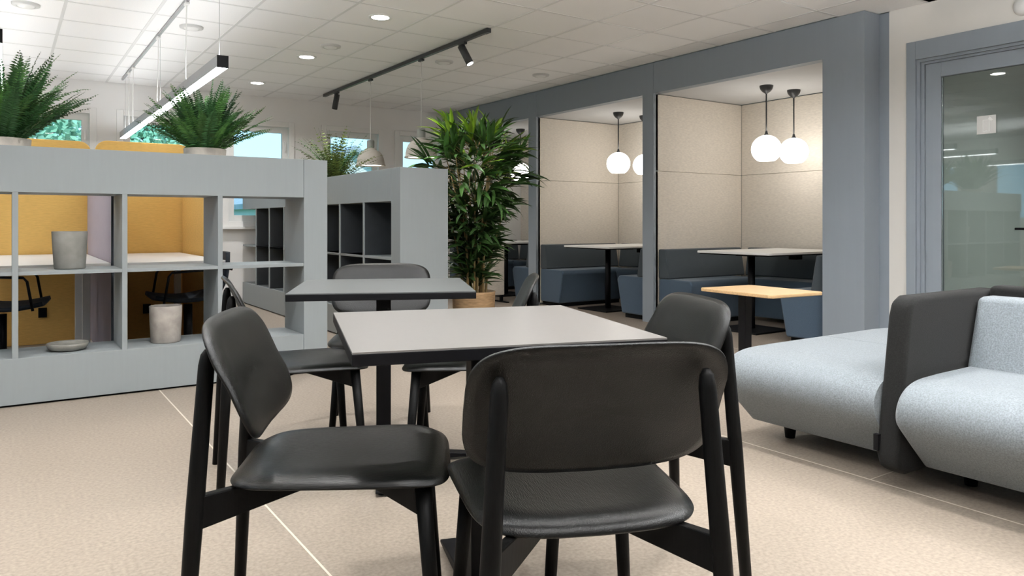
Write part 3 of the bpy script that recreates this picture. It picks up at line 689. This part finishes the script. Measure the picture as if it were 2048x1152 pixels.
def back_pt(r, th):
    x, z = sup(th, 4.8); x *= r; z *= r
    w = .250 * (1 - .035 * abs(z) ** 2); zz = z * .131
    y = -.228 - zz * .417 + .022 * x * x - .016 * max(0, r - .72) ** 2 / .0784 * (1.0 if z > 0 else .5)
    return Vector((x * w, y, .661 + zz * .96 - .006 * (1 - x * x) * (1 if z < 0 else 0)))
def withn(pf, flip):
    def g(r, th):
        p = pf(r, th); e = 1e-3
        rq = max(r, .02); a = pf(rq - e, th) - pf(min(rq + e, 1), th); b = pf(rq, th + e) - pf(rq, th - e)
        nn = a.cross(b)
        nn = nn.normalized() if nn.length > 1e-12 else Vector((0, 0, 1))
        if (nn.z if not flip else nn.y) < 0: nn = -nn
        return p, nn
    return g
proto = thing('cafe_chair', 'x', 'chair', (0, 0, 0), 0, 'black wooden chairs')
shell(withn(seat_pt, False)).build('seat', 'black_wood', proto)
shell(withn(back_pt, True)).build('backrest', 'black_wood', proto)
for sd in (-1, 1):
    MB().tube([(sd * .238, -.312, 0), (sd * .213, -.290, .40), (sd * .194, -.272, .70), (sd * .193, -.271, .722), (sd * .1925, -.270, .733)], [.0145, .0185, .0165, .013, .006], 20).build('leg', 'black_leg', proto)
    MB().tube([(sd * .215, .215, 0), (sd * .182, .180, .43)], [.0140, .0185], 20).build('leg', 'black_leg', proto)
for sx in (-1, 1):
    for ex, ey in ((sx * .213, -.288), (sx * .186, .182)):
        dv = Vector((ex, ey, 0)); ln_ = dv.length; nn = Vector((-dv.y, dv.x, 0)).normalized() * .011; u = dv.normalized()
        pr = [(0.0, .405), (0.0, .438), (ln_, .432), (ln_, .362)]
        vs = [u * a + nn * q + Vector((0, 0, z)) for q in (-1, 1) for a, z in pr]
        MB().add(vs, [(0, 1, 2, 3), (7, 6, 5, 4), (0, 4, 5, 1), (1, 5, 6, 2), (2, 6, 7, 3), (3, 7, 4, 0)]).build('seat_brace', 'black_leg', proto, bevel=.003)
def face(a): return R(a - 90)   # heading angle in degrees -> rotation of local +y
CH = [((0.992, 1.260), 67.2, 'black wooden chair nearest the camera, its back towards us'),
      ((0.682, 1.708), -28, 'black wooden chair left of the front table, whole seat in view'),
      ((1.405, 1.605), 156.1, 'black wooden chair right of the front table, next to the sofa'),
      ((0.985, 2.965), -11, 'black wooden chair left of the rear table, beside the bookcase'),
      ((1.50, 3.345), 244.3, 'black wooden chair behind the rear table, facing the camera'),
      ((1.556, 2.637), 147.1, 'black wooden chair right of the rear table, in front of the booths')]
for i, (p, a, lab) in enumerate(CH):
    c_ = proto if i == 0 else copy_tree(proto)
    c_.location = (p[0], p[1], 0); c_.rotation_euler = (0, 0, face(a)); c_['label'] = lab

# ------------------------------------------------------------------ outside the windows
sbuild(B(-45, 50, -30, 60, -1.2, -1.0), 'ground_outside', 'grass', 'lawn outside the windows')
def tree(x, y, h, r, label, seed, dens):
    t = thing('garden_tree', label, 'tree', (x, y, -1.0), 0, 'trees outside the windows'); rr = random.Random(seed)
    MB().tube([(0, 0, 0), (.1, 0, h * .3), (0, .1, h * .8)], [.16, .12, .04], 8).build('trunk', 'bark', t)
    br = MB()
    for k in range(16):
        a = rr.uniform(0, 6.28); z = h * rr.uniform(.25, .75); br.tube([(0, 0, z), (r * .7 * math.cos(a), r * .7 * math.sin(a), z + r * .5)], [.05, .012], 5)
    br.build('branches', 'bark', t)
    mb = MB()
    for k in range(dens):
        u = rr.uniform(-1, 1); a = rr.uniform(0, 6.28); q = rr.random() ** .4 * r; s_ = math.sqrt(1 - u * u)
        p = Vector((q * s_ * math.cos(a), q * s_ * math.sin(a), h * .62 + q * u * 1.15)); d1 = Vector((rr.uniform(-1, 1), rr.uniform(-1, 1), rr.uniform(-1, 1))).normalized() * .075; d2 = d1.cross(Vector((rr.uniform(-1, 1), 1, rr.uniform(-1, 1)))).normalized() * .045
        mb.add([p - d1, p + d2, p + d1, p - d2], [(0, 1, 2, 3)])
    me = bpy.data.meshes.new('canopy'); me.from_pydata(mb.v, [], mb.f); me.materials.append(MATS['tree_leaf'])
    o = inst(me, 'canopy', t); o['kind'] = 'stuff'
tree(-.3, 16.0, 5.6, 1.75, 'leafy tree outside the leftmost visible window', 1, 9000)
tree(2.9, 20.5, 5.8, 1.5, 'sparser tree outside the window behind the linear lamp', 2, 4200)
hs = thing('neighbour_house', 'pale blue house with a grey gable roof outside the right windows', 'house', (8.9, 22, -1.0))
MB().prism([(-2.6, 0), (2.6, 0), (2.6, 2.6), (0, 4.2), (-2.6, 2.6)], 'y', 0, 5).build('wall', 'siding', hs)
rf = MB()
for sd in (-1, 1): rf.prism([(sd * 2.9, 2.42), (0, 4.22), (0, 4.38), (sd * 2.9, 2.58)], 'y', -.3, 5.3)
rf.build('roof', 'roofing', hs)
for x in (-1.5, -.2, 1.2):
    w = B(x - .35, x + .35, -.05, .02, 1.5, 2.6).build('window', 'white_plastic', hs); B(x - .28, x + .28, -.06, -.04, 1.57, 2.53).build('pane', 'house_glass', w)
